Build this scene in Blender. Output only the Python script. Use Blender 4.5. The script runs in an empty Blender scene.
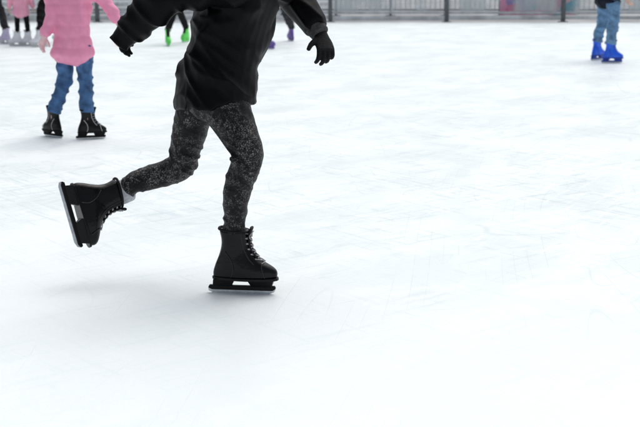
import bpy, bmesh, math, random
from mathutils import Vector, Matrix, noise
random.seed(7)
V=Vector
C=bpy.context.scene.collection
F=1244.0; CH=1.38; PITCH=math.radians(11.54)
FW=V((0,math.cos(PITCH),-math.sin(PITCH))); UP=V((0,math.sin(PITCH),math.cos(PITCH)))
def ray(px,py): return V(((px-320)/F,0,0))+UP*((213.5-py)/F)+FW
def W(px,py,Y):
    d=ray(px,py); return V((0,0,CH))+d*(Y/d.y)
def G(px,py):
    d=ray(px,py); return V((0,0,CH))+d*(-CH/d.z)

# ---------------------------------------------------------------- materials
def newmat(name):
    m=bpy.data.materials.new(name); m.use_nodes=True
    nt=m.node_tree; return m,nt,nt.nodes['Principled BSDF']
def mat(name,col,rough=.6,var=.25,vscale=12,bump=.0,bscale=60,metal=0,spec=.5,sheen=0,coat=0):
    m,nt,p=newmat(name)
    tc=nt.nodes.new('ShaderNodeTexCoord')
    n=nt.nodes.new('ShaderNodeTexNoise'); n.inputs['Scale'].default_value=vscale; n.inputs['Detail'].default_value=5
    nt.links.new(tc.outputs['Object'],n.inputs['Vector'])
    r=nt.nodes.new('ShaderNodeValToRGB')
    r.color_ramp.elements[0].position=.3; r.color_ramp.elements[1].position=.7
    r.color_ramp.elements[0].color=[c*(1-var) for c in col]+[1]
    r.color_ramp.elements[1].color=[min(1,c*(1+var)) for c in col]+[1]
    nt.links.new(n.outputs['Fac'],r.inputs['Fac']); nt.links.new(r.outputs['Color'],p.inputs['Base Color'])
    p.inputs['Roughness'].default_value=rough; p.inputs['Metallic'].default_value=metal
    p.inputs['Specular IOR Level'].default_value=spec
    p.inputs['Sheen Weight'].default_value=sheen; p.inputs['Coat Weight'].default_value=coat
    if bump:
        b=nt.nodes.new('ShaderNodeTexNoise'); b.inputs['Scale'].default_value=bscale; b.inputs['Detail'].default_value=4
        nt.links.new(tc.outputs['Object'],b.inputs['Vector'])
        bp=nt.nodes.new('ShaderNodeBump'); bp.inputs['Strength'].default_value=bump; bp.inputs['Distance'].default_value=.01
        nt.links.new(b.outputs['Fac'],bp.inputs['Height']); nt.links.new(bp.outputs['Normal'],p.inputs['Normal'])
    return m
M_black=mat('black_jacket_cloth',(.0022,.0022,.0026),.45,.3,20,.10,220,spec=.075)
M_glove=mat('black_glove_knit',(.004,.004,.005),.6,.3,60,.5,260,spec=.18)
M_boot=mat('black_boot_leather',(.0018,.0018,.0022),.22,.3,25,.25,30,spec=.24)
M_sole=mat('black_plastic',(.0025,.0025,.003),.3,.2,20,.05,90,spec=.2)
M_tongue=mat('charcoal_padding',(.006,.006,.007),.65,.3,40,.3,200,spec=.2)
M_cuff=mat('grey_ribbed_knit',(.055,.055,.057),.8,.4,90,.5,250,spec=.2)
M_seam=mat('dark_stitching',(.010,.010,.011),.6,.3,40)
M_lace=mat('grey_lace',(.34,.34,.35),.8,.3,200)
M_steel=mat('blade_steel',(.62,.64,.66),.28,.15,60,.05,200,metal=1)
M_sock=mat('grey_sock',(.46,.47,.50),.9,.2,80,.3,300)
M_skin=mat('skin',(.62,.40,.31),.5,.08,20,.05,120)
M_hair=mat('brown_hair',(.05,.03,.02),.5,.4,60,.5,150)
M_pink=mat('pink_quilted_cloth',(.82,.30,.46),.5,.08,14,.15,70,spec=.3)
M_pinkglove=mat('pale_pink_knit',(.82,.60,.60),.8,.1,40,.3,150,spec=.2)
M_pink2=mat('soft_pink_cloth',(.78,.34,.46),.65,.12,14,.3,60,spec=.3)
M_jean=mat('blue_denim',(.060,.135,.28),.8,.5,14,.12,180,spec=.2)
M_jean2=mat('light_blue_denim',(.14,.26,.42),.8,.4,12,.12,160,spec=.2)
M_dark=mat('black_trouser_cloth',(.006,.006,.008),.8,.3,20,.2,140,spec=.15)
M_char=mat('charcoal_trouser_cloth',(.03,.03,.035),.8,.3,20,.2,140,spec=.15)
M_navy=mat('navy_jacket_cloth',(.010,.012,.022),.75,.3,20,.2,140,spec=.15)
M_white=mat('white_boot_leather',(.72,.72,.76),.45,.08,20)
M_lilac=mat('lilac_boot_leather',(.55,.5,.68),.45,.1,20)
M_green=mat('green_boot_plastic',(.10,.72,.10),.4,.15,20)
M_blue=mat('blue_boot_plastic',(.01,.12,.80),.25,.15,20)
M_dblue=mat('deep_blue_plastic',(.01,.05,.35),.4,.15,20)
M_purple=mat('purple_boot_plastic',(.16,.10,.36),.45,.15,20)
M_ltplastic=mat('pale_plastic',(.6,.6,.62),.45,.1,20)

def leggings_mat():
    m,nt,p=newmat('mottled_leggings'); L=nt.links.new
    tc=nt.nodes.new('ShaderNodeTexCoord')
    def noi(s,d,r=.6):
        n=nt.nodes.new('ShaderNodeTexNoise'); n.inputs['Scale'].default_value=s; n.inputs['Detail'].default_value=d; n.inputs['Roughness'].default_value=r
        L(tc.outputs['Object'],n.inputs['Vector']); return n
    def mr(v,a,b,c,d):
        n=nt.nodes.new('ShaderNodeMapRange'); n.inputs[1].default_value=a; n.inputs[2].default_value=b; n.inputs[3].default_value=c; n.inputs[4].default_value=d; L(v,n.inputs[0]); return n.outputs[0]
    def mul(a,b):
        n=nt.nodes.new('ShaderNodeMath'); n.operation='MULTIPLY'; L(a,n.inputs[0]); L(b,n.inputs[1]); return n.outputs[0]
    mx=nt.nodes.new('ShaderNodeMix'); mx.data_type='RGBA'; mx.inputs[0].default_value=.020
    L(tc.outputs['Object'],mx.inputs[6]); L(noi(45,3).outputs['Color'],mx.inputs[7])
    v=nt.nodes.new('ShaderNodeTexVoronoi'); v.feature='DISTANCE_TO_EDGE'; v.inputs['Scale'].default_value=120; L(mx.outputs[2],v.inputs['Vector'])
    cell=mr(v.outputs['Distance'],.07,.20,0,1)
    mid=mr(noi(58,5,.7).outputs['Fac'],.42,.58,.05,1)
    big=mr(noi(11,4,.65).outputs['Fac'],.43,.56,.10,1)
    fac=mul(mul(cell,mid),big)
    c=nt.nodes.new('ShaderNodeMix'); c.data_type='RGBA'; L(fac,c.inputs[0]); c.inputs[6].default_value=(.004,.004,.005,1); c.inputs[7].default_value=(.17,.167,.165,1)
    L(c.outputs[2],p.inputs['Base Color']); p.inputs['Roughness'].default_value=.5; p.inputs['Specular IOR Level'].default_value=.16
    return m
M_leg=leggings_mat()

def ice_mat():
    m,nt,p=newmat('skated_ice'); L=nt.links.new; N=nt.nodes.new
    g=N('ShaderNodeNewGeometry'); pos=g.outputs['Position']
    def mapped(rot,sc,off=0):
        mp=N('ShaderNodeMapping'); mp.vector_type='TEXTURE'   # rotates first, then stretches along the turned axis
        mp.inputs['Rotation'].default_value=(0,0,math.radians(rot)); mp.inputs['Scale'].default_value=(1/sc[0],1/sc[1],1); mp.inputs['Location'].default_value=(off,off*1.7,0)
        L(pos,mp.inputs['Vector']); return mp.outputs['Vector']
    def nz(vec,scale,detail=3,rough=.55,dist=0):
        n=N('ShaderNodeTexNoise'); n.noise_dimensions='2D'; n.inputs['Scale'].default_value=scale; n.inputs['Detail'].default_value=detail; n.inputs['Roughness'].default_value=rough; n.inputs['Distortion'].default_value=dist
        L(vec,n.inputs['Vector']); return n.outputs['Fac']
    def mr(v,a,b,c=0,d=1):
        n=N('ShaderNodeMapRange'); n.inputs[1].default_value=a; n.inputs[2].default_value=b; n.inputs[3].default_value=c; n.inputs[4].default_value=d
        n.interpolation_type='SMOOTHSTEP'; L(v,n.inputs[0]); return n.outputs[0]
    def ma(op,a,b):
        n=N('ShaderNodeMath'); n.operation=op
        for i,x in enumerate((a,b)):
            if isinstance(x,(int,float)): n.inputs[i].default_value=x
            else: L(x,n.inputs[i])
        return n.outputs[0]
    tot=None
    for i,(rot,sc,s,k,w) in enumerate([(58,(.07,1),1.9,15,.036),(-50,(.07,1),2.0,15,.036),(80,(.08,1),1.8,14,.036),(36,(.08,1),1.7,14,.036)]):
        f=nz(mapped(rot,sc,i*13.7),s,0,.5)
        pp=ma('PINGPONG',ma('MULTIPLY',f,float(k)),.5)
        ln=mr(pp,0,w,1,0)
        mask=mr(nz(mapped(rot,(.6,1.6),i*7.3+3),2.2,3,.6),.46,.62)
        ln=ma('MULTIPLY',ln,mask)
        tot=ln if tot is None else ma('MAXIMUM',tot,ln)
    f1=nz(mapped(62,(.07,1),5),26,3,.7); f2=nz(mapped(-52,(.07,1),9),28,3,.7); f3=nz(mapped(38,(.08,1),19),22,3,.7)
    area=mr(nz(mapped(50,(.7,1),2),1.3,5,.65),.34,.60)
    # mid-rink is more worn; overexposed white of the near strip is painted in too
    sx=N('ShaderNodeSeparateXYZ'); L(pos,sx.inputs[0])
    wear_shade=mr(ma('ADD',sx.outputs['Y'],ma('MULTIPLY',sx.outputs['X'],.6)),4.2,7.2,.14,1)
    area=ma('MULTIPLY',area,wear_shade)
    wht=ma('MULTIPLY',mr(ma('MAXIMUM',f1,f2),.56,.72),area)
    drk=ma('MULTIPLY',mr(ma('MAXIMUM',ma('SUBTRACT',1.0,f2),f3),.53,.74),area)
    patch=nz(mapped(50,(.6,1),4),1.9,7,.72,.3)
    grain=nz(mapped(0,(1,1),0),60,3,.75)
    snow=nz(mapped(20,(.6,1),31),16,5,.8)
    def mix(f,a,b):
        c=N('ShaderNodeMix'); c.data_type='RGBA'; L(f,c.inputs[0])
        for k,x in ((6,a),(7,b)):
            if isinstance(x,tuple): c.inputs[k].default_value=x+(1,)
            else: L(x,c.inputs[k])
        return c.outputs[2]
    pf=ma('MAXIMUM',mr(patch,.32,.62),mr(wear_shade,.2,.9,.85,0))  # paler base colour up close stands in for overexposed ice
    c=mix(pf,(.785,.865,.87),(.885,.945,.945))
    c=mix(ma('MULTIPLY',mr(snow,.45,.30),ma('MULTIPLY',wear_shade,.32)),c,(.67,.77,.785))
    c=mix(ma('MULTIPLY',drk,.72),c,(.58,.69,.71))
    c=mix(ma('MULTIPLY',tot,ma('MULTIPLY',wear_shade,.36)),c,(.52,.63,.65))
    c=mix(ma('MULTIPLY',wht,.8),c,(.94,.975,.975))
    L(c,p.inputs['Base Color'])
    L(mr(patch,.35,.7,.40,.58),p.inputs['Roughness'])
    p.inputs['IOR'].default_value=1.31
    h=ma('ADD',ma('MULTIPLY',tot,-.2),ma('ADD',ma('MULTIPLY',wht,.35),ma('ADD',ma('MULTIPLY',grain,.4),ma('MULTIPLY',snow,.5))))
    b=N('ShaderNodeBump'); b.inputs['Strength'].default_value=.38; b.inputs['Distance'].default_value=.007; L(h,b.inputs['Height']); L(b.outputs['Normal'],p.inputs['Normal'])
    return m

# ---------------------------------------------------------------- mesh helpers
def catmull(pts,n=4):
    out=[]
    for i in range(len(pts)-1):
        p0=pts[max(i-1,0)];p1=pts[i];p2=pts[i+1];p3=pts[min(i+2,len(pts)-1)]
        for k in range(n):
            t=k/n
            def cr(a,b,c,d): return .5*((2*b)+(c-a)*t+(2*a-5*b+4*c-d)*t*t+(3*b-a-3*c+d)*t**3)
            out.append((cr(p0[0],p1[0],p2[0],p3[0]),cr(p0[1],p1[1],p2[1],p3[1]),cr(p0[2],p1[2],p2[2],p3[2])))
    out.append(pts[-1]); return out
def tube(bm,pts,ref,n=16,sub=4,cap=True):
    """pts: (centre, radius along ref, radius across)"""
    pts=[(V(p[0]),p[1],p[2] if len(p)>2 else p[1]) for p in pts]
    if sub>1 and len(pts)>2: pts=catmull(pts,sub)
    rings=[]; ref=V(ref)
    for i,(c,a,b) in enumerate(pts):
        t=(pts[min(i+1,len(pts)-1)][0]-pts[max(i-1,0)][0]).normalized()
        u=(ref-t*ref.dot(t))
        if u.length<1e-4: u=t.orthogonal()
        u.normalize(); v=t.cross(u)
        rings.append((c,a,b,t,u,v))
    def ring(c,a,b,u,v): return [bm.verts.new(c+u*a*math.cos(2*math.pi*k/n)+v*b*math.sin(2*math.pi*k/n)) for k in range(n)]
    R=[]
    if cap:
        c,a,b,t,u,v=rings[0]; m=min(a,b)*(cap if cap is not True else 1)
        R.append(ring(c-t*m*.45,a*.35,b*.35,u,v)); R.append(ring(c-t*m*.3,a*.75,b*.75,u,v))
    for (c,a,b,t,u,v) in rings: R.append(ring(c,a,b,u,v))
    if cap:
        c,a,b,t,u,v=rings[-1]; m=min(a,b)*(cap if cap is not True else 1)
        R.append(ring(c+t*m*.3,a*.75,b*.75,u,v)); R.append(ring(c+t*m*.45,a*.35,b*.35,u,v))
    for i in range(len(R)-1):
        for k in range(n):
            bm.faces.new((R[i][k],R[i][(k+1)%n],R[i+1][(k+1)%n],R[i+1][k]))
    bm.faces.new(R[0][::-1]); bm.faces.new(R[-1])
def ball(bm,c,r,rot=None):
    mtx=Matrix.Translation(c)@(rot if rot else Matrix.Identity(4))@Matrix.Diagonal((r[0],r[1],r[2],1))
    bmesh.ops.create_uvsphere(bm,u_segments=20,v_segments=14,radius=1,matrix=mtx)
def box(bm,x0,x1,y0,y1,z0,z1,M=None):
    vs=[V((x,y,z)) for x in (x0,x1) for y in (y0,y1) for z in (z0,z1)]
    if M: vs=[M@v for v in vs]
    b=[bm.verts.new(v) for v in vs]
    for f in ((0,1,3,2),(4,6,7,5),(0,4,5,1),(2,3,7,6),(0,2,6,4),(1,5,7,3)): bm.faces.new([b[i] for i in f])
def prism(bm,prof,hw,M):
    """prof: list (x,z) or (x,z,halfwidth) polygon extruded across local Y"""
    a=[bm.verts.new(M@V((p[0],-(p[2] if len(p)>2 else hw),p[1]))) for p in prof]
    b=[bm.verts.new(M@V((p[0],(p[2] if len(p)>2 else hw),p[1]))) for p in prof]
    n=len(prof)
    bm.faces.new(a); bm.faces.new(b[::-1])
    for i in range(n): bm.faces.new((a[i],b[i],b[(i+1)%n],a[(i+1)%n]))
def finish(bm):
    bmesh.ops.recalc_face_normals(bm,faces=bm.faces[:]); me=bpy.data.meshes.new('m'); bm.to_mesh(me); bm.free(); return me
def remesh(bm,vox,smooth=3,disp=None,post=0):
    me=finish(bm); o=bpy.data.objects.new('tmp',me); C.objects.link(o)
    r=o.modifiers.new('r','REMESH'); r.mode='VOXEL'; r.voxel_size=vox
    if smooth:
        s=o.modifiers.new('s','SMOOTH'); s.iterations=smooth; s.factor=.5
    bpy.context.view_layer.update()
    dg=bpy.context.evaluated_depsgraph_get()
    m2=bpy.data.meshes.new_from_object(o.evaluated_get(dg))
    bpy.data.objects.remove(o); bpy.data.meshes.remove(me)
    if disp:
        nr=[v.normal.copy() for v in m2.vertices]
        for v,n in zip(m2.vertices,nr): v.co+=n*disp(v.co)
    if post:
        b=bmesh.new(); b.from_mesh(m2)
        for k in range(post): bmesh.ops.smooth_vert(b,verts=b.verts[:],factor=.5,use_axis_x=True,use_axis_y=True,use_axis_z=True)
        b.to_mesh(m2); b.free()
    return m2
def obj(name,me,m,parent=None,smooth=True,bevel=0,subsurf=0):
    if isinstance(me,bmesh.types.BMesh): me=finish(me)
    me.materials.clear(); me.materials.append(m); me.name=name
    o=bpy.data.objects.new(name,me); C.objects.link(o)
    root=parent
    while root and root.parent: root=root.parent
    if root: me.transform(Matrix.Translation(-root.location))
    o.parent=parent
    for p in me.polygons: p.use_smooth=smooth
    if bevel:
        b=o.modifiers.new('b','BEVEL'); b.width=bevel; b.segments=2; b.limit_method='ANGLE'
    if subsurf:
        s=o.modifiers.new('s','SUBSURF'); s.levels=subsurf; s.render_levels=subsurf
    return o
def thing(name,label,cat,loc,group=None):
    o=bpy.data.objects.new(name,None); C.objects.link(o); o.location=loc; o.empty_display_size=.1
    o['label']=label; o['category']=cat
    if group: o['group']=group
    return o

# ---------------------------------------------------------------- skates
LEV=[(.066,-.108,.150,.036),(.072,-.114,.160,.042),(.090,-.115,.164,.045),(.107,-.110,.158,.045),(.123,-.105,.136,.043),(.139,-.098,.104,.041),
     (.160,-.089,.074,.037),(.192,-.078,.053,.034),(.225,-.074,.044,.037),(.252,-.078,.042,.041),(.274,-.085,.043,.043)]
def at_z(z,c):
    for a,b in zip(LEV,LEV[1:]):
        if a[0]<=z<=b[0]:
            t=(z-a[0])/(b[0]-a[0]); return a[c]+(b[c]-a[c])*t
    return LEV[-1][c]
def xf_at(z): return at_z(z,2)
def skate(M,root,boot=M_boot,holder=M_sole,lace=M_lace,tongue=M_tongue,detail=True,label=None,seam=M_seam,tong=1.0):
    bm=bmesh.new(); n=26; R=[]
    lv=[(.066,-.06,.10,.015)]+LEV+[(.276,-.074,.031,.033),(.262,-.06,.028,.025)]
    for z,xb,xf,w in lv:
        ring=[]
        for k in range(n):
            a=2*math.pi*k/n; c,s=math.cos(a),math.sin(a)
            e=2/2.5; cx=math.copysign(abs(c)**e,c); sy=math.copysign(abs(s)**e,s)
            x=(xb+xf)/2+(xf-xb)/2*cx
            u=(x-xb)/(xf-xb); low=max(0,min(1,(.17-z)/.06))
            ws=1-low*(.28*max(0,(.45-u)/.45)+.12*max(0,(u-.75)/.25))
            ring.append(bm.verts.new(M@V((x,w*sy*ws,z))))
        R.append(ring)
    for i in range(len(R)-1):
        for k in range(n): bm.faces.new((R[i][k],R[i][(k+1)%n],R[i+1][(k+1)%n],R[i+1][k]))
    bm.faces.new(R[0][::-1]); bm.faces.new(R[-1])
    sk=obj('skate',bm,boot,root,subsurf=1 if detail else 0)
    if label: sk['label']=label
    bm=bmesh.new()
    prism(bm,[(.148,.064,.032),(.034,.064,.032),(.050,.029,.009),(.136,.029,.009)],0,M)
    prism(bm,[(-.018,.064,.028),(-.110,.064,.028),(-.116,.029,.009),(-.036,.029,.009)],0,M)
    prism(bm,[(-.130,.034),(-.136,.022),(-.120,.014),(.140,.014),(.154,.024),(.150,.035)],.0080,M)
    obj('blade_holder',bm,holder,sk,False,.003 if detail else 0)
    bm=bmesh.new()
    prism(bm,[(-.136,.020),(-.134,.009),(-.118,.001),(.125,0),(.146,.008),(.153,.021)],.002,M)
    obj('blade',bm,M_steel,sk,False)
    bm=bmesh.new(); n=24; A=[];B=[]
    for k in range(n):
        a=2*math.pi*k/n; c,s=math.cos(a),math.sin(a); e=.8
        x=.024+.142*math.copysign(abs(c)**e,c); u=(x+.118)/.284
        y=.046*math.copysign(abs(s)**e,s)*(1-.28*max(0,(.45-u)/.45))
        A.append(bm.verts.new(M@V((x,y,.061)))); B.append(bm.verts.new(M@V((x,y,.073))))
    bm.faces.new(A[::-1]); bm.faces.new(B)
    for k in range(n): bm.faces.new((A[k],A[(k+1)%n],B[(k+1)%n],B[k]))
    obj('sole',bm,holder,sk,False,.002 if detail else 0)
    bm=bmesh.new()
    tube(bm,[(M@V((xf_at(z)+o*tong,0,z if z<.26 else .255+(z-.255)*tong)),hw,.007) for z,o,hw in ((.155,-.004,.022),(.19,-.002,.023),(.22,.000,.025),(.25,.003,.027),(.28,.010,.029),(.304,.018,.028))],M.to_3x3()@V((0,1,0)),12,3)
    obj('tongue',bm,tongue,sk)
    if detail:
        bm=bmesh.new(); zs=[.136,.154,.174,.196,.219,.242,.264]
        for i,z in enumerate(zs):
            hw=.023+.004*i/6; x=xf_at(z)
            if i+1<len(zs):
                z2=zs[i+1]; x2=xf_at(z2)
                for sg in (-1,1):
                    pts=[]
                    for k in range(7):
                        t=-1+2*k/6; f=k/6
                        pts.append((M@V((x+(x2-x)*f+.010-.022*t*t,hw*t*sg,z+(z2-z)*f)),.0024))
                    tube(bm,pts,M.to_3x3()@V((0,0,1)),6,2)
        zt=.262; x=xf_at(zt)+.011
        for sg in (-1,1):
            tube(bm,[(M@V((x,0,zt)),.0023),(M@V((x+.005,sg*.016,zt+.004)),.0023),(M@V((x-.004,sg*.030,zt-.008)),.0023),(M@V((x-.003,sg*.022,zt-.020)),.0023),(M@V((x+.001,sg*.005,zt-.003)),.0023)],(0,0,1),6,4)
        obj('laces',bm,lace,sk)
        for sg in (-1,1):
            bm=bmesh.new()
            tube(bm,[(M@V((.112,sg*.0420,.078)),.0018),(M@V((.106,sg*.0438,.098)),.0018),(M@V((.100,sg*.0416,.117)),.0018),(M@V((.098,sg*.031,.136)),.0018)],(1,0,0),6,4)
            obj('toe_seam',bm,seam,sk)
            bm=bmesh.new()
            tube(bm,[(M@V((-.03,sg*.039,.076)),.0018),(M@V((-.020,sg*.0422,.109)),.0018),(M@V((-.030,sg*.039,.150)),.0018),(M@V((-.056,sg*.0325,.185)),.0018)],(1,0,0),6,4)
            obj('heel_seam',bm,seam,sk)
            bm=bmesh.new()
            tube(bm,[(M@V((.068,sg*.0355,.131)),.0018),(M@V((.044,sg*.035,.158)),.0018),(M@V((.024,sg*.0335,.20)),.0018),(M@V((.016,sg*.038,.24)),.0018),(M@V((.014,sg*.0405,.268)),.0018)],(1,0,0),6,4)
            obj('eyestay_seam',bm,seam,sk)
        bm=bmesh.new(); pts=[]
        for k in range(25):
            a=2*math.pi*k/24; e=.8; c,s=math.cos(a),math.sin(a)
            pts.append((M@V((-.021+.063*math.copysign(abs(c)**e,c),.042*math.copysign(abs(s)**e,s),.274+.006*(-c))),.006))
        tube(bm,pts,M.to_3x3()@V((0,0,1)),8,1); obj('collar',bm,tongue,sk)
    return sk
def skmat(p,yaw,s=1.0,roll=0):
    return Matrix.Translation(p)@Matrix.Rotation(math.radians(yaw),4,'Z')@Matrix.Rotation(math.radians(roll),4,'X')@Matrix.Scale(s,4)

# ---------------------------------------------------------------- hands
def hand(bm,wrist,d,side,s=1.0,curl=(20,25,20),spread=.0,fat=1.0,thumb=(.75,.6,.35)):
    d=d.normalized(); side=(side-d*side.dot(d)).normalized(); n=d.cross(side).normalized()
    tube(bm,[(wrist-d*.03*s,.028*s*fat,.021*s*fat),(wrist+d*.01*s,.032*s*fat,.02*s*fat),(wrist+d*.05*s,.042*s*fat,.017*s*fat),(wrist+d*.09*s,.041*s*fat,.014*s*fat)],side,14,3)
    for i,(ln,off) in enumerate(((.074,.031),(.083,.0105),(.077,-.0105),(.060,-.031))):
        p=wrist+d*(.088-.004*abs(i-1))*s+side*off*s*max(1,fat); a=0
        fan=(side*(1.5-i)*spread)
        pts=[(p-d*.015*s,.0105*s*fat),(p,.0105*s*fat)]
        for j,f in enumerate((.46,.30,.24)):
            a+=math.radians(curl[j]*(1+.08*i))
            dd=(d*math.cos(a)+n*math.sin(a)+fan).normalized()
            p=p+dd*ln*f*s; pts.append((p,(.0100,.0092,.0078)[j]*s*fat))
        tube(bm,pts,side,10,2)
    p=wrist+d*.028*s+side*.030*s; dd=(side*thumb[0]+d*thumb[1]+n*thumb[2]).normalized()
    pts=[(p-dd*.02*s,.013*s*fat),(p+dd*.02*s,.0135*s*fat)]
    p2=p+dd*.045*s; pts.append((p2,.0115*s*fat))
    dd=(dd+d*.5+n*.2).normalized(); pts.append((p2+dd*.03*s,.009*s*fat)); tube(bm,pts,d,10,2)

def head(bm,c,face,up,s):
    face=face.normalized(); up=(up-face*up.dot(face)).normalized(); sd=up.cross(face)
    R=Matrix((sd,face,up)).transposed().to_4x4()
    ball(bm,c+up*.025*s,(.074*s,.092*s,.095*s),R)
    ball(bm,c-up*.045*s+face*.025*s,(.056*s,.066*s,.068*s),R)
    ball(bm,c-up*.095*s+face*.062*s,(.022*s,.02*s,.018*s),R)
    tube(bm,[(c+up*.02*s+face*.088*s,.008*s),(c-up*.012*s+face*.104*s,.012*s),(c-up*.026*s+face*.100*s,.016*s,.011*s)],sd,10,2)
    for sg in (-1,1):
        ball(bm,c-up*.005*s+sd*sg*.074*s-face*.005*s,(.010*s,.018*s,.031*s),R)
        ball(bm,c+up*.03*s+sd*sg*.03*s+face*.084*s,(.024*s,.010*s,.009*s),R)
    tube(bm,[(c-up*.058*s+face*.088*s-sd*.022*s,.006*s),(c-up*.058*s+face*.096*s,.009*s),(c-up*.058*s+face*.088*s+sd*.022*s,.006*s)],up,8,2)
def hair(bm,c,face,up,s,long=True):
    face=face.normalized(); up=(up-face*up.dot(face)).normalized(); sd=up.cross(face)
    R=Matrix((sd,face,up)).transposed().to_4x4()
    ball(bm,c+up*.04*s-face*.016*s,(.083*s,.092*s,.092*s),R)
    if long: tube(bm,[(c+up*.02*s-face*.06*s,.07*s,.05*s),(c-up*.06*s-face*.075*s,.068*s,.04*s),(c-up*.15*s-face*.085*s,.06*s,.03*s)],sd,14,3)

def ridge(p,k=2.0): return max(0,1-abs(noise.noise(p))*k)**1.6
def fold(a1,s1,a2=0,s2=30,st=(1,1,1)):
    def f(co):
        p=V((co.x*st[0]+co.z*.4,co.y*st[1],co.z*st[2]+co.x*.6))
        return a1*(ridge(p*s1+V((3.1,7.7,1.3)))-.4)+(a2*noise.noise(p*s2) if a2 else 0)
    return f
def quilt(a1,s1,per,amp):
    g=fold(a1,s1)
    def f(co): return g(co)+amp*(abs(math.sin(math.pi*(co.z+.02*noise.noise(co*4))/per))**.4-.75)
    return f

# ---------------------------------------------------------------- generic standing skater
def stand_person(label,base,yaw,H,feet,upper,lower,boot,holder=M_sole,lean=0,jr=1.0,fit='jeans',hemz=.80,vox=.016,detail=False,group=None,
                 hairlong=True,kneef=.05,arms=None,shift=V((0,0,0)),bs=None,glove=None,lace=M_lace,tongue=M_tongue,name='person',jd=None,kshift=(V((0,0,0)),V((0,0,0))),lw=1.0,seam=M_seam):
    s=H/1.72; bs=bs or s
    root=thing(name,label,'person',base,group)
    y=math.radians(yaw); f=V((math.cos(y),math.sin(y),0)); L=V((-math.sin(y),math.cos(y),0)); Z=V((0,0,1))
    top=base+shift
    def P(a,l,z): return top+f*(a*s+lean*max(0,z-.9)*s)+L*l*s+Z*z*s
    pel=P(0,0,.93); hips=[P(0,.092,.90),P(0,-.092,.90)]
    sh=[P(0,.175,1.41),P(0,-.175,1.41)]
    if arms: el,wr=arms
    else:
        el=[P(-.02,.25,1.14),P(-.02,-.25,1.14)]; wr=[P(.10,.27,.91),P(.10,-.27,.91)]
    sks=[skmat(p,yw,bs) for p,yw in feet]
    tops=[m@V((-.018,0,.25)) for m in sks]; ins=[m@V((-.02,0,.15)) for m in sks]
    kn=[(h+t)/2+f*kneef*s+k for h,t,k in zip(hips,tops,kshift)]
    bm=bmesh.new()
    tube(bm,[(P(0,0,.84),.12*s,.09*s),(pel,.155*s,.11*s),(P(0,0,1.1),.13*s,.095*s),(P(0,0,1.28),.155*s,.11*s),(P(0,0,1.41),.14*s,.085*s),(P(0,0,1.48),.055*s,.055*s),(P(.01,0,1.56),.048*s,.05*s)],L,18,4)
    hc=P(.02,0,1.60); head(bm,hc,f+Z*-.05,Z,s)
    for i in (0,1):
        tube(bm,[(hips[i],.08*s),((hips[i]+kn[i])/2,.068*s),(kn[i],.048*s),((kn[i]*.6+tops[i]*.4),.046*s),(tops[i],.034*s),(ins[i],.032*s)],L,12,4)
        tube(bm,[(sh[i],.05*s),((sh[i]+el[i])/2,.042*s),(el[i],.035*s),((el[i]+wr[i])/2,.033*s),(wr[i],.024*s)],L,12,4)
        d=(wr[i]-el[i]).normalized()
        if not glove: hand(bm,wr[i]+d*.02*s,d,f*.9-L*(.3 if i==0 else -.3),.95*s,(18,26,20))
    obj('body',remesh(bm,.0055*max(s,.8) if detail else .008,2),M_skin,root)
    if glove:
        for i in (0,1):
            bm=bmesh.new(); d=(wr[i]-el[i]).normalized(); hand(bm,wr[i]+d*.02*s,d,f*.9-L*(.3 if i==0 else -.3),1.0*s,(18,26,20),fat=1.08)
            obj('glove',remesh(bm,.004,1),glove,root)
    bm=bmesh.new(); hair(bm,hc,f,Z,s,hairlong); obj('hair',remesh(bm,.008,2,fold(.004*s,40)),M_hair,root)
    bm=bmesh.new()
    w=lw if fit=='jeans' else .86*lw
    cf=1 if fit=='jeans' else .8
    tube(bm,[(P(0,0,.84),.15*s,.11*s),(P(0,0,.93),.165*s,.125*s),(P(0,0,1.02),.15*s,.11*s)],L,18,3)
    for i in (0,1):
        tube(bm,[(hips[i],.10*s),((hips[i]*.6+kn[i]*.4),.090*s*w),(kn[i],.073*s*w),(kn[i]*.6+tops[i]*.4,.070*s*w),(kn[i]*.15+tops[i]*.85,.064*s*w),(tops[i],.066*s*cf*lw,.078*s*cf*lw)],L,16,4,.3)
    obj('trousers',remesh(bm,vox*.6,2,fold(.019*s if fit=='jeans' else .006*s,4.6/s,0,30,(1,1,2.4)),1),lower,root)
    bm=bmesh.new()
    tube(bm,[(P(0,0,hemz),.195*s*jr,.165*s*jr),(P(0,0,hemz+.03),.20*s*jr,.17*s*jr),(P(0,0,(hemz+1.2)/2),.178*s*jr,.15*s*jr),(P(0,0,1.22),.195*s*jr,.15*s*jr),(P(0,0,1.36),.195*s,.13*s),(P(0,0,1.45),.10*s,.085*s),(P(0,0,1.50),.075*s,.075*s)],L,22,4)
    for i in (0,1):
        tube(bm,[(sh[i]*.8+P(0,0,1.36)*.2,.085*s),(sh[i],.082*s),((sh[i]+el[i])/2,.074*s),(el[i],.068*s),((el[i]+wr[i])/2,.062*s),(wr[i],.05*s)],L,16,4)
    jm=remesh(bm,vox*.8,2,jd or fold(.016*s,6/s,.004*s,22),1); zh=P(0,0,hemz).z
    for v in jm.vertices: v.co.z+=max(0,min(1,1-(v.co.z-zh)/.12))*.022*noise.noise(V((v.co.x*7,v.co.y*7,1.5)))
    obj('jacket',jm,upper,root)
    for m in sks: skate(m,root,boot,holder,lace,tongue,detail,seam=seam)
    return root

# ================================================================= setting
bm=bmesh.new(); box(bm,-500,500,-200,800,-.30,-.02)
g=obj('ground',bm,mat('grey_paving',(.26,.265,.27),.4,.6,.8,.1,20),None,False); g['kind']='structure'
bm=bmesh.new()
bmesh.ops.create_grid(bm,x_segments=2,y_segments=2,size=1,matrix=Matrix.Translation((0,9.2,0))@Matrix.Diagonal((24,19,1,1)))
ice=obj('ice',bm,ice_mat(),None,False); ice['kind']='structure'

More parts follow.
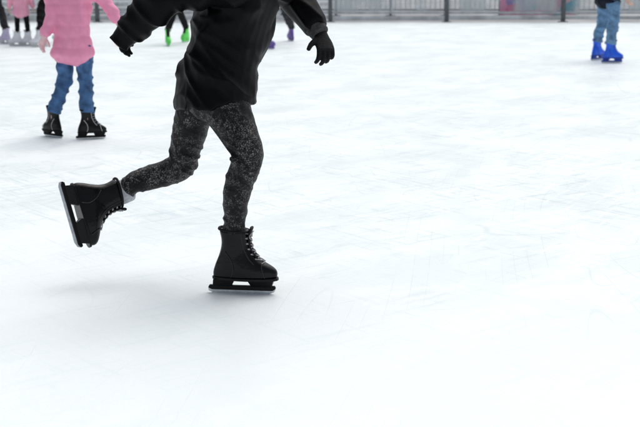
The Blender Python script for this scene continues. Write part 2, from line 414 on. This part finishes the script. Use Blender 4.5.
# rink barrier
YB=28.32
M_board=mat('pale_grey_board',(.55,.57,.58),.5,.3,3,.05,30)
M_post=mat('dark_grey_steel_post',(.10,.11,.12),.45,.2,8)
M_bar=mat('mid_grey_steel_bar',(.20,.21,.22),.45,.25,8)
M_rail=mat('grey_steel_rail',(.42,.44,.46),.4,.25,6)
M_whrail=mat('white_painted_rail',(.70,.72,.73),.5,.1,5)
mg,nt,p=newmat('clear_plastic_panel')
mpn=nt.nodes.new('ShaderNodeMapping'); mpn.inputs['Scale'].default_value=(1.6,1,.5)
nn=nt.nodes.new('ShaderNodeTexNoise'); nn.inputs['Scale'].default_value=1.6; nn.inputs['Detail'].default_value=4; tcn=nt.nodes.new('ShaderNodeTexCoord'); nt.links.new(tcn.outputs['Object'],mpn.inputs['Vector']); nt.links.new(mpn.outputs['Vector'],nn.inputs['Vector'])
rr=nt.nodes.new('ShaderNodeMapRange'); rr.inputs[1].default_value=.38; rr.inputs[2].default_value=.62; rr.inputs[3].default_value=.10; rr.inputs[4].default_value=.60; nt.links.new(nn.outputs['Fac'],rr.inputs[0]); nt.links.new(rr.outputs[0],p.inputs['Alpha'])
p.inputs['Base Color'].default_value=(.50,.55,.57,1); p.inputs['Roughness'].default_value=.12
rb=thing('rink_barrier','grey post and clear panel rink barrier along the far edge of the ice','barrier',(0,YB,0))
xs=[.23+2.62*k for k in range(-6,7)]
for i,x in enumerate(xs):
    bm=bmesh.new(); box(bm,x-.045,x+.045,YB-.05,YB+.05,-.018,1.25); box(bm,x-.10,x+.10,YB-.10,YB+.10,-.019,.014); obj('post',bm,M_post,rb,False,.006)
    if i+1<len(xs):
        a,b=x+.046,xs[i+1]-.046
        bm=bmesh.new(); box(bm,a,b,YB-.03,YB+.03,.035+.012*(i%3),.135+.01*(i%2)); obj('kick_board',bm,M_board,rb,False,.006)
        bm=bmesh.new(); box(bm,a,b,YB-.006,YB+.006,.24,1.12); obj('clear_panel',bm,mg,rb,False)
        for z in (.205,1.155):
            bm=bmesh.new(); box(bm,a,b,YB-.025,YB+.025,z-.028,z+.028); obj('rail',bm,M_rail,rb,False,.006)
        if x<-1:
            for z in (.33,.46,.60):
                bm=bmesh.new(); box(bm,a,b,YB-.06,YB-.03,z-.028,z+.028); obj('rail',bm,M_whrail,rb,False,.006)
# steel railing with upright bars standing on the paving behind the barrier
YR=31.6
sr=thing('steel_railing','grey steel railing with upright bars behind the clear panels of the rink barrier','railing',(0,YR,-.02))
for k in range(-7,8):
    x=k*1.37+.4
    bm=bmesh.new(); box(bm,x-.03,x+.03,YR-.03,YR+.03,-.02,1.05); box(bm,x-.12,x+.12,YR-.12,YR+.12,-.019,.012); obj('post',bm,M_post,sr,False,.004)
    if k<7:
        bm=bmesh.new()
        for z in (.14,1.03): box(bm,x+.031,x+1.339,YR-.02,YR+.02,z-.022,z+.022)
        for j in range(1,11): xx=x+j*1.37/11; box(bm,xx-.007,xx+.007,YR-.007,YR+.007,.15,1.02)
        obj('bar_panel',bm,M_bar,sr,False)
def banner_mat():
    m,nt,p=newmat('bright_banner_print'); L=nt.links.new
    tc=nt.nodes.new('ShaderNodeTexCoord'); v=nt.nodes.new('ShaderNodeTexVoronoi'); v.inputs['Scale'].default_value=3.6
    L(tc.outputs['Object'],v.inputs['Vector']); s=nt.nodes.new('ShaderNodeSeparateColor'); L(v.outputs['Color'],s.inputs[0])
    r=nt.nodes.new('ShaderNodeValToRGB'); r.color_ramp.interpolation='CONSTANT'
    cols=[(.72,.07,.28),(.70,.72,.74),(.08,.38,.50),(.75,.22,.42),(.25,.14,.45),(.70,.40,.52)]
    el=r.color_ramp.elements
    while len(el)<6: el.new(.5)
    for k,c in enumerate(cols): el[k].position=k/6; el[k].color=c+(1,)
    L(s.outputs[0],r.inputs['Fac']); L(r.outputs['Color'],p.inputs['Base Color']); p.inputs['Roughness'].default_value=.6
    return m
bm=bmesh.new(); x0,x1=W(502,8,YB).x,W(582,8,YB).x
n=20
va=[];vb=[]
for k in range(n+1):
    x=x0+(x1-x0)*k/n; va.append(bm.verts.new((x,YB+.35+.012*math.sin(k*1.9),.14))); vb.append(bm.verts.new((x,YB+.35+.012*math.sin(k*1.9+.5),.85)))
for k in range(n): bm.faces.new((va[k],va[k+1],vb[k+1],vb[k]))
b=obj('banner',bm,banner_mat(),None); b['label']='pink, purple and teal patterned banner hanging behind the far rink barrier'; b['category']='banner'

# ================================================================= main skater
Z=V((0,0,1))
base=G(240,293); base.z=0
root=thing('person','foreground skater in black jacket and mottled dark leggings, one skate lifted behind','person',base)
MF=skmat(base,-7)
X=V((.25,-.06,-.963)).normalized(); Zs=V((.80,.50,.20)); Zs=(Zs-X*Zs.dot(X)).normalized(); Ys=Zs.cross(X)
MT=Matrix.Translation(W(66,214,5.20))@Matrix((X,Ys,Zs)).transposed().to_4x4()@Matrix.Diagonal((1.02,.98,.91,1))
topF=MF@V((-.020,0,.268)); topT=MT@V((-.022,0,.325))
sideY=V((0,1,0))
legF=[(W(221,85,5.10),.11),(W(227,108,5.08),.104,.100),(W(238,132,5.04),.090,.080),(W(247,150,5.00),.075,.067),(W(246,163,5.00),.067,.065),(W(240,180,5.02),.060,.061),(W(236,198,5.04),.054,.055),(W(235,216,5.07),.047,.047),(topF,.044,.049),(MF@V((-.020,0,.255)),.042,.050)]
legT=[(W(203,86,5.26),.10),(W(196,106,5.28),.090,.085),(W(190,130,5.31),.079,.076),(W(185,151,5.34),.071,.069),(W(181,166,5.36),.065,.063),(W(166,173,5.37),.058,.058),(W(148,178,5.36),.053,.053),(W(132,184,5.33),.046,.046),(topT,.042,.044)]
def scaled(l,k): return [(p[0],)+tuple(r*k for r in p[1:]) for p in l]
spine=[(W(217,102,5.17),.216,.171),(W(216.5,94,5.17),.216,.170),(W(220,73,5.17),.205,.163),(W(225,45,5.17),.198,.155),(W(235,15,5.17),.205,.160),(W(246,-12,5.17),.20,.14),(W(254,-32,5.17),.12,.10),(W(259,-46,5.17),.08,.08)]
shN=W(228,-18,4.98); elN=W(172,-7,4.92); wrN=W(119,43,5.0)
shF=W(260,-20,5.35); elF=W(290,-6,5.50); wrF=W(315,27,5.40)
bm=bmesh.new()
tube(bm,scaled(spine[:-1],.74)+[(W(260,-50,5.17),.05)],sideY,18,4)
tube(bm,[(W(257,-40,5.17),.055),(W(263,-60,5.17),.05)],sideY,14,1)
hc=W(270,-82,5.17); head(bm,hc,V((1,-.1,-.2)),Z,1)
tube(bm,scaled(legF,.8)[:-1]+[(MF@V((-.02,0,.15)),.032)],sideY,14,4)
tube(bm,scaled(legT,.8)+[(MT@V((-.02,0,.15)),.032)],sideY,14,4)
tube(bm,[(shN,.055),(elN,.042),(wrN,.028)],Z,12,6); tube(bm,[(shF,.055),(elF,.042),(wrF,.028)],Z,12,6)
obj('body',remesh(bm,.009,2),M_skin,root)
bm=bmesh.new(); hair(bm,hc,V((1,-.1,-.2)),Z,1.02); obj('hair',remesh(bm,.008,2,fold(.004,40)),M_hair,root)
bm=bmesh.new()
tube(bm,[(W(212,108,5.17),.15,.10),(W(213,92,5.17),.175,.14),(W(219,70,5.17),.16,.13)],sideY,18,4)
tube(bm,legF,sideY,20,5,.3); tube(bm,legT,sideY,20,5,.3)
kF=W(234,160,4.95); kT=W(187,160,5.30); aF=topF+Z*.05; aT=topT+V((.03,0,.01)); cr=W(212,122,5.12); sF=W(238,190,4.98)
def legdisp(co):
    if co.x< kT.x-.02 and co.z>.3:
        p=V((co.x*22+co.z*8,co.y*6,co.z*8))
    else: p=V((co.x*6+co.z*5,co.y*6,co.z*21+co.x*12))
    a=.0032
    for k,m in ((kF,.021),(kT,.020),(aF,.013),(aT,.009),(cr,.018),(sF,.010)): a=max(a,m*math.exp(-((co-k).length/.085)**2))
    return a*(ridge(p,2.6)-.35)
obj('leggings',remesh(bm,.0052,3,legdisp,1),M_leg,root)
bm=bmesh.new(); tube(bm,[(MT@V((-.020,0,.262)),.038,.050),(MT@V((-.020,0,.290)),.045,.054),(MT@V((-.020,0,.330)),.046,.051),(MT@V((-.020,0,.342)),.045,.048)],MT.to_3x3()@V((0,1,0)),18,2,.2); obj('sock',bm,M_sock,root)
hemc=W(217,102,5.17)
def jdisp(co):
    r=ridge(V((co.x*4.2+co.z*3,co.y*3.5,co.z*5.5-co.x*3)),1.8)
    r2=ridge(V((co.x*8+co.z*5,co.y*5,co.z*10+co.x*8))+V((9,2,4)),2.6)
    k=min(1,max(.6,(co.z-hemc.z-.01)/.09))
    return k*(.021*(r-.45)+.013*(r2-.3))
bm=bmesh.new(); tube(bm,spine,sideY,26,5,.12)
tube(bm,[(shN*.7+W(242,-12,5.1)*.3,.095),(shN,.092),(shN*.5+elN*.5,.082),(elN,.077),(elN*.5+wrN*.5,.069),(wrN*.88+elN*.12,.057),(wrN,.050)],Z,20,5,.3)
tube(bm,[(shF*.7+W(242,-12,5.2)*.3,.092),(shF,.092),(shF*.5+elF*.5,.082),(elF,.074),(elF*.5+wrF*.5,.066),(wrF*.85+elF*.15,.060),(wrF,.052)],Z,20,5,.3)
jm=remesh(bm,.007,1,jdisp,1)
for v in jm.vertices:      # the hem hangs unevenly
    if v.co.x>shN.x-.18:
        k=max(0,1-(v.co.z-hemc.z)/.16); k=min(k,1)
        v.co.z+=k*(.024*noise.noise(V((v.co.x*10,v.co.y*6,2.2)))-.07*(v.co.x-hemc.x)*(1 if v.co.x>hemc.x else .3))
jk=obj('jacket',jm,M_black,root)
bm=bmesh.new(); tube(bm,[(W(268,-40,5.07),.05),(W(240,-44,5.06),.06),(W(232,-42,5.17),.06),(W(240,-44,5.28),.06),(W(268,-40,5.27),.05)],Z,14,5); obj('hood',remesh(bm,.009,2,jdisp),M_black,jk)
d=(wrF-elF).normalized(); bm=bmesh.new()
tube(bm,[(wrF+d*(-.006+.006*k),.046-.0008*k+(.0022 if k%2 else 0)) for k in range(9)],Z,20,1,.3); obj('cuff',bm,M_cuff,jk)
bm=bmesh.new(); hand(bm,wrF+d*.048,V((.20,-.45,-.60)),V((-.8,-.4,.05)),.90,(26,36,32),spread=.07,fat=1.14,thumb=(.85,.6,.15)); obj('glove',remesh(bm,.0032,1),M_glove,root)
bm=bmesh.new(); d=(wrN-elN).normalized(); hand(bm,wrN-d*.068,d*.8+V((0,.3,-.45)),V((.6,.7,.2)),.70,(26,36,30),fat=1.12,thumb=(.35,.9,.2)); obj('glove',remesh(bm,.0036,1),M_glove,root)
skate(MF,root,tong=.6); skate(MT,root,tong=.6)

# ================================================================= child in pink
fl=G(54,137); fr=G(90,139); b0=(fl+fr)/2; Yc=b0.y
stand_person('child in pink jacket and blue jeans skating away, arms held out',b0,75,1.42,[(fl,140),(fr,18)],M_pink,M_jean,M_boot,holder=M_tongue,
    jr=1.02,hemz=.79,vox=.012,detail=True,shift=V((.035,0,0)),bs=.82,kneef=.05,jd=quilt(.022,5,.080,.010),kshift=(V((.035,0,0)),V((-.01,0,0))),
    arms=([W(54,14,Yc-.05),W(105,2,Yc)],[W(46,34,Yc-.08),W(117,22,Yc)]),glove=M_pinkglove,lace=M_whrail,seam=M_ltplastic)
# ================================================================= right skater in blue skates
fa=G(597,60); fb=G(611,63); b0=(fa+fb)/2
stand_person('skater in light blue jeans and bright blue skates at far right',b0,20,1.70,[(fa,40),(fb,4)],M_navy,M_jean2,M_blue,holder=M_dblue,tongue=M_dblue,detail=True,
    hemz=.81,vox=.016,kneef=.04,bs=1.03,shift=V((.02,0,0)),lw=1.08,lace=M_whrail,seam=M_dblue)
# ================================================================= distant group, upper left
fa=G(17,46); fb=G(28,46); b0=(fa+fb)/2
stand_person('small child in pink jacket, black leggings and white skates at far left',b0,100,1.18,[(fa,200),(fb,160)],M_pink2,M_dark,M_white,holder=M_ltplastic,tongue=M_white,fit='tight',hemz=.74,bs=.85)
fa=G(40,47); fb=G(62,42); b0=(fa+fb)/2
stand_person('adult in black trousers and white skates just beyond the bigger pink child',b0,190,1.72,[(fa,205),(fb,190)],M_navy,M_dark,M_white,holder=M_ltplastic,tongue=M_white)
fa=G(6,44); fb=G(-12,43); b0=(fa+fb)/2
stand_person('skater in charcoal trousers and lilac skates cut off by left edge',b0,60,1.66,[(fa,150),(fb,60)],M_navy,M_char,M_lilac,holder=M_ltplastic,tongue=M_lilac)
fa=G(168,46); fb=G(186,42); b0=(fa+fb)/2
stand_person('skater in black trousers and bright green skates beyond the foreground skater',b0,-80,1.70,[(fa,-75),(fb,-110)],M_black,M_dark,M_green,holder=M_green,tongue=M_sole,fit='tight')
fa=G(266,49); fb=G(291,41); b0=(fa+fb)/2
stand_person('skater in purple skates mostly hidden behind the foreground skater in black jacket',b0,140,1.68,[(fa,-20),(fb,110)],M_navy,M_char,M_purple,holder=M_purple,tongue=M_sole)

# ================================================================= light and camera
w=bpy.data.worlds.new('World'); bpy.context.scene.world=w; w.use_nodes=True
nt=w.node_tree; bg=nt.nodes['Background']; sk=nt.nodes.new('ShaderNodeTexSky'); sk.sky_type='NISHITA'; sk.sun_disc=False
EL=math.radians(66); AZ=math.radians(32)
sk.sun_elevation=EL; sk.sun_rotation=AZ; sk.air_density=.7; sk.dust_density=4.0; sk.ozone_density=.6
hs=nt.nodes.new('ShaderNodeHueSaturation'); hs.inputs['Saturation'].default_value=.42
nt.links.new(sk.outputs['Color'],hs.inputs['Color']); nt.links.new(hs.outputs['Color'],bg.inputs['Color']); bg.inputs['Strength'].default_value=.15
sl=bpy.data.lights.new('sun','SUN'); sl.energy=1.08; sl.angle=math.radians(90); sl.color=(1,.98,.94)
so=bpy.data.objects.new('sun',sl); C.objects.link(so)
sd=V((math.sin(AZ)*math.cos(EL),math.cos(AZ)*math.cos(EL),math.sin(EL)))
so.rotation_euler=(-sd).to_track_quat('-Z','Y').to_euler(); so.location=sd*30
cam=bpy.data.cameras.new('camera'); co=bpy.data.objects.new('camera',cam); C.objects.link(co)
co.location=(0,0,CH); co.rotation_euler=(math.pi/2-PITCH,0,0)
cam.sensor_width=36; cam.lens=F*36/640; cam.clip_end=2000; cam.clip_start=.05
cam.dof.use_dof=True; cam.dof.focus_distance=5.3; cam.dof.aperture_fstop=5.6
sc=bpy.context.scene; sc.camera=co
sc.view_settings.view_transform='Standard'; sc.view_settings.look='None'; sc.view_settings.exposure=0
